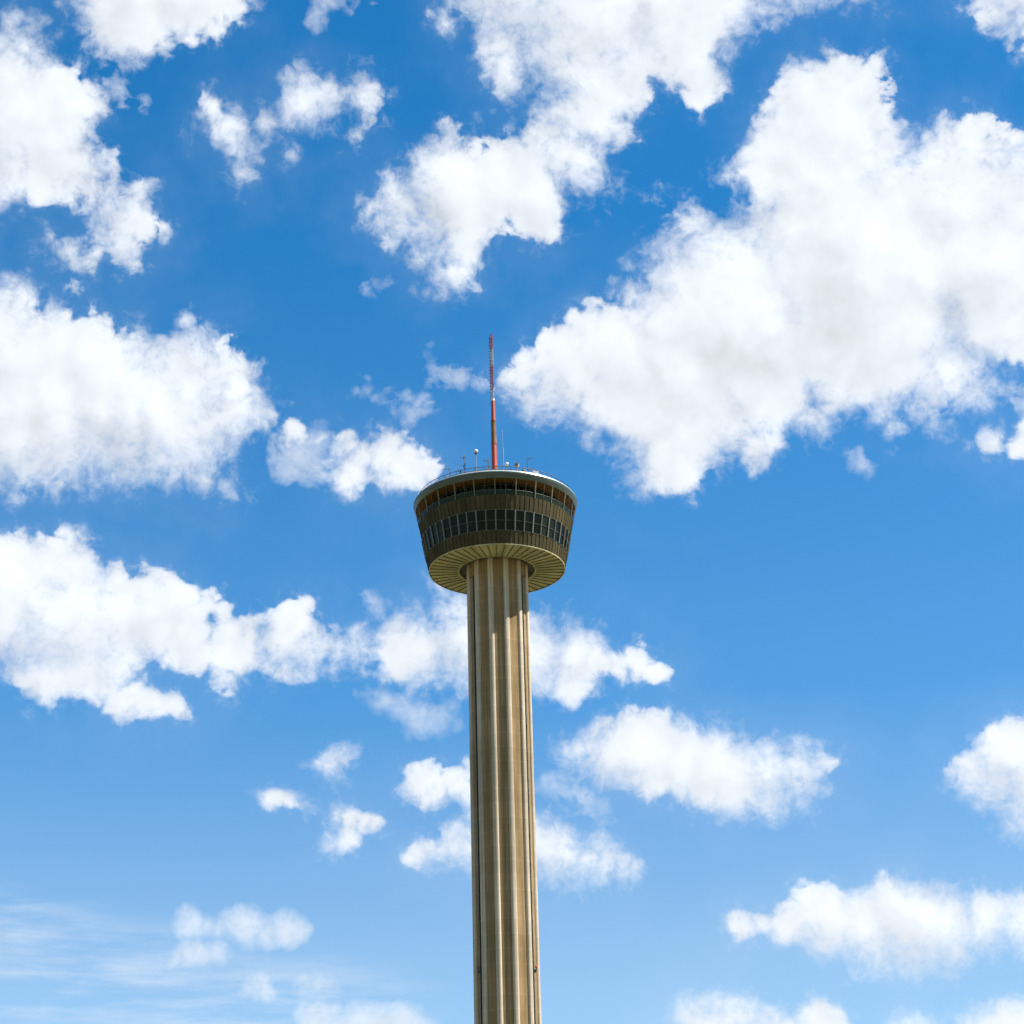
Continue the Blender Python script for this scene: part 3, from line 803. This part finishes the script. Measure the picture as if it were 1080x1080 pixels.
# radiating elements up the left side
def element_bm(z):
    bm = bmesh.new()
    zz = z - 189.6
    tube(bm, (-0.2, 0, zz), (-0.62, -0.12, zz + 0.05), 0.06, n=6)
    pts = []
    for k in range(9):
        t = PI * k / 8
        pts.append(Vector((-0.60 - 0.14 * math.sin(t), -0.12 + 0.36 * math.cos(t), zz + 0.26 - 0.52 * k / 8)))
    for a_, b_ in zip(pts, pts[1:]):
        tube(bm, a_, b_, 0.06, n=5)
    return bm
z = 212.6
while z < 231.0:
    obj('element', element_bm(z), M['dark_metal'], mast)
    z += 0.84
bm = bmesh.new()
tube(bm, (0, 0, 231.2 - 189.6), (0, 0, 231.6 - 189.6), 0.16, n=8)
sphere(bm, (0, 0, 231.7 - 189.6), 0.2, 10, 6)
obj('beacon', bm, M['rust_paint'], mast)
bm = bmesh.new()                            # climbing rungs
for k in range(40):
    box(bm, (0.34, 0.06, 0.06), Matrix.Translation((0.5 - 0.005 * k, -0.42 + 0.004 * k, 1.0 + k * 0.6)))
obj('ladder', bm, M['dark_metal'], mast)

# ------------------------------------------------------------------ small equipment on the roof
RZ = 187.42
def ball_pole():
    o = empty('radome_pole', (-4.05, -13.4, RZ))
    tag(o, 'slim guyed pole with a white radome ball on top, left of the red mast', 'radome')
    bm = bmesh.new()
    tube(bm, (0, 0, 0), (0, 0, 6.4), 0.1, 0.07)
    obj('pole', bm, M['grey_metal'], o)
    bm = bmesh.new()
    lathe(bm, [(0, 6.35), (0.3, 6.35), (0.36, 6.55), (0.36, 6.7), (0, 6.7)], 20)
    obj('bracket', bm, M['dark_metal'], o)
    bm = bmesh.new()
    sphere(bm, (0, 0, 7.05), 0.45)
    obj('ball', bm, M['white_paint'], o, smooth=True)
    for x, y in ((-1.9, 0.4), (1.5, 0.6), (0.2, 2.0)):
        bm = bmesh.new()
        tube(bm, (0, 0, 3.2), (x, y, 0.02), 0.03, n=5)
        obj('guy_wire', bm, M['dark_metal'], o)
ball_pole()
def yagi(loc, hgt, arms, label, side=-1, lattice_=False, cat='antenna'):
    o = empty('boom_antenna' if not lattice_ else 'lattice_antenna', loc)
    tag(o, label, cat)
    bm = bmesh.new()
    if lattice_:
        for x, y in ((-0.14, -0.1), (0.14, -0.1), (0, 0.15)):
            tube(bm, (x, y, 0), (x, y, hgt), 0.035, n=5)
        kz = 0.0
        while kz < hgt - 0.4:
            tube(bm, (-0.14, -0.1, kz), (0.14, -0.1, kz + 0.35), 0.025, n=4)
            tube(bm, (0.14, -0.1, kz + 0.35), (-0.14, -0.1, kz + 0.7), 0.025, n=4)
            tube(bm, (-0.14, -0.1, kz), (0, 0.15, kz + 0.5), 0.025, n=4)
            kz += 0.7
    else:
        tube(bm, (0, 0, 0), (0, 0, hgt), 0.10, 0.08, n=8)
    obj('pole', bm, M['dark_metal'], o)
    for z_, ln, ne in arms:
        bm = bmesh.new()
        tube(bm, (0, 0, z_), (side * ln, -0.15, z_ + 0.12), 0.055, n=6)
        for k in range(ne):
            t = 0.25 + 0.75 * k / max(1, ne - 1)
            tube(bm, (side * ln * t, -0.15 * t, z_ + 0.12 * t - 0.32 + 0.08 * k / ne), (side * ln * t, -0.15 * t, z_ + 0.12 * t + 0.32 - 0.08 * k / ne), 0.05, n=5)
        obj('boom', bm, M['dark_metal'], o)
    return o
yagi((-9.9, -11.8, RZ), 3.6, ((1.5, 1.5, 3), (3.4, 1.5, 3)), 'small stub antenna with two short booms at the far left of the roof railing')
yagi((-7.5, -12.6, RZ), 2.9, ((1.3, 0.5, 2), (2.4, 0.5, 2)), 'short stub antenna with small side booms just left of the lattice antenna')
yagi((-6.6, -12.9, RZ), 6.4, ((3.6, 0.9, 2), (5.6, 0.9, 2)), 'slim grey lattice antenna left of the white radome ball', lattice_=True)
yagi((-1.35, -11.5, RZ), 6.2, ((3.3, 0.9, 2), (5.4, 1.1, 3)), 'grey pole antenna with side booms immediately left of the red mast')
yagi((7.35, -12.6, RZ), 5.6, ((2.7, 1.2, 2), (5.2, 1.2, 2)), 'grey pole antenna with two booms pointing right near the right roof edge', side=1)
o = empty('whip_antenna', (2.0, -12.4, RZ))
tag(o, 'tall thin whip antenna just right of the red mast', 'antenna')
bm = bmesh.new()
tube(bm, (0, 0, 0), (0, 0, 8.2), 0.13, 0.11, n=8)
obj('pole', bm, M['grey_metal'], o)
bm = bmesh.new()
tube(bm, (0, 0, 8.2), (-0.08, 0, 13.0), 0.05, 0.025, n=6)
obj('whip', bm, M['grey_metal'], o)
def drum_dish(loc, r, az, label, hgt):
    o = empty('dish_antenna', loc)
    tag(o, label, 'dish')
    bm = bmesh.new()
    tube(bm, (0, 0, 0), (0, 0, hgt), 0.11, n=10)
    box(bm, (0.5, 0.5, 0.12), Matrix.Translation((0, 0, 0.06)))
    obj('pole', bm, M['grey_metal'], o)
    mt = Matrix.Translation((0, 0, hgt + 0.1)) @ Matrix.Rotation(az, 4, 'Z') @ Matrix.Rotation(rad(90), 4, 'X')
    bm = bmesh.new()
    lathe(bm, [(0, -0.32), (0.3 * r, -0.30), (0.7 * r, -0.16), (r, 0.05), (r, 0.42), (r - 0.05, 0.42), (r - 0.05, 0.1)], 28)
    bm.transform(mt)
    obj('shroud', bm, M['white_paint'], o, smooth=True)
    bm = bmesh.new()
    lathe(bm, [(0, 0.46), (0.6 * r, 0.44), (r - 0.06, 0.36)], 28)
    bm.transform(mt)
    obj('cover', bm, M['grey_metal'], o, smooth=True)
drum_dish((2.6, -12.0, RZ), 0.46, rad(115), 'white drum dish facing right beside the thin whip antenna', 4.2)
drum_dish((4.95, -13.2, RZ), 0.56, rad(-12), 'larger white drum dish with a dark face on the roof right of the mast', 3.3)
bm = bmesh.new()
o = empty('roof_vent', (6.4, -14.3, RZ))
tag(o, 'low dark hooded vent on the roof edge right of the larger dish', 'vent')
tube(bm, (0, 0, 0), (0, 0, 1.35), 0.28, n=12)
obj('stack', bm, M['grey_metal'], o)
bm = bmesh.new()
lathe(bm, [(0, 1.9), (0.3, 1.78), (0.46, 1.5), (0.46, 1.38), (0, 1.38)], 16)
obj('hood', bm, M['dark_metal'], o)
o = empty('equipment_cabinet', (8.9, -13.5, RZ), 0.5)
tag(o, 'small grey equipment cabinet behind the right-hand roof railing', 'cabinet')
bm = bmesh.new()
box(bm, (1.5, 0.8, 1.5), Matrix.Translation((0, 0, 0.85)))
bmesh.ops.bevel(bm, geom=bm.edges[:], offset=0.04, segments=1, affect='EDGES')
obj('case', bm, M['roof'], o)
bm = bmesh.new()
box(bm, (0.6, 0.04, 1.2), Matrix.Translation((-0.35, -0.425, 0.85)))
box(bm, (0.6, 0.04, 1.2), Matrix.Translation((0.35, -0.425, 0.85)))
obj('door', bm, M['grey_metal'], o)

# obstruction lights on brackets in the two lift slots
def obstruction_light(i, label, zc):
    a = RIB_OFF + (i + 0.5) * rad(30)
    o = empty('obstruction_light', pol(6.4, a, zc), a)
    tag(o, label, 'warning light')
    bm = bmesh.new()
    box(bm, (0.5, 0.6, 0.12), Matrix.Translation((0, -0.3, 0)))
    box(bm, (0.12, 0.12, 0.6), Matrix.Translation((0, -0.5, 0.06)))
    obj('bracket', bm, M['dark_metal'], o)
    bm = bmesh.new()
    lathe(bm, [(0, 0), (0.19, 0), (0.21, 0.2), (0.18, 0.46), (0.09, 0.6), (0, 0.63)], 16)
    bm.transform(Matrix.Translation((0, -0.5, 0.36)))
    obj('lens', bm, M['lens_red'] if i == 1 else M['dark_metal'], o, smooth=True)
    bm = bmesh.new()
    box(bm, (0.32, 0.22, 0.46), Matrix.Translation((0, -0.28, -0.30)))
    obj('junction_box', bm, M['dark_metal'], o)
obstruction_light(1, 'red warning light bracketed in the slot on the right flank of the shaft', 81.6)
obstruction_light(9, 'dark warning light bracketed in the slot on the left flank of the shaft', 81.6)
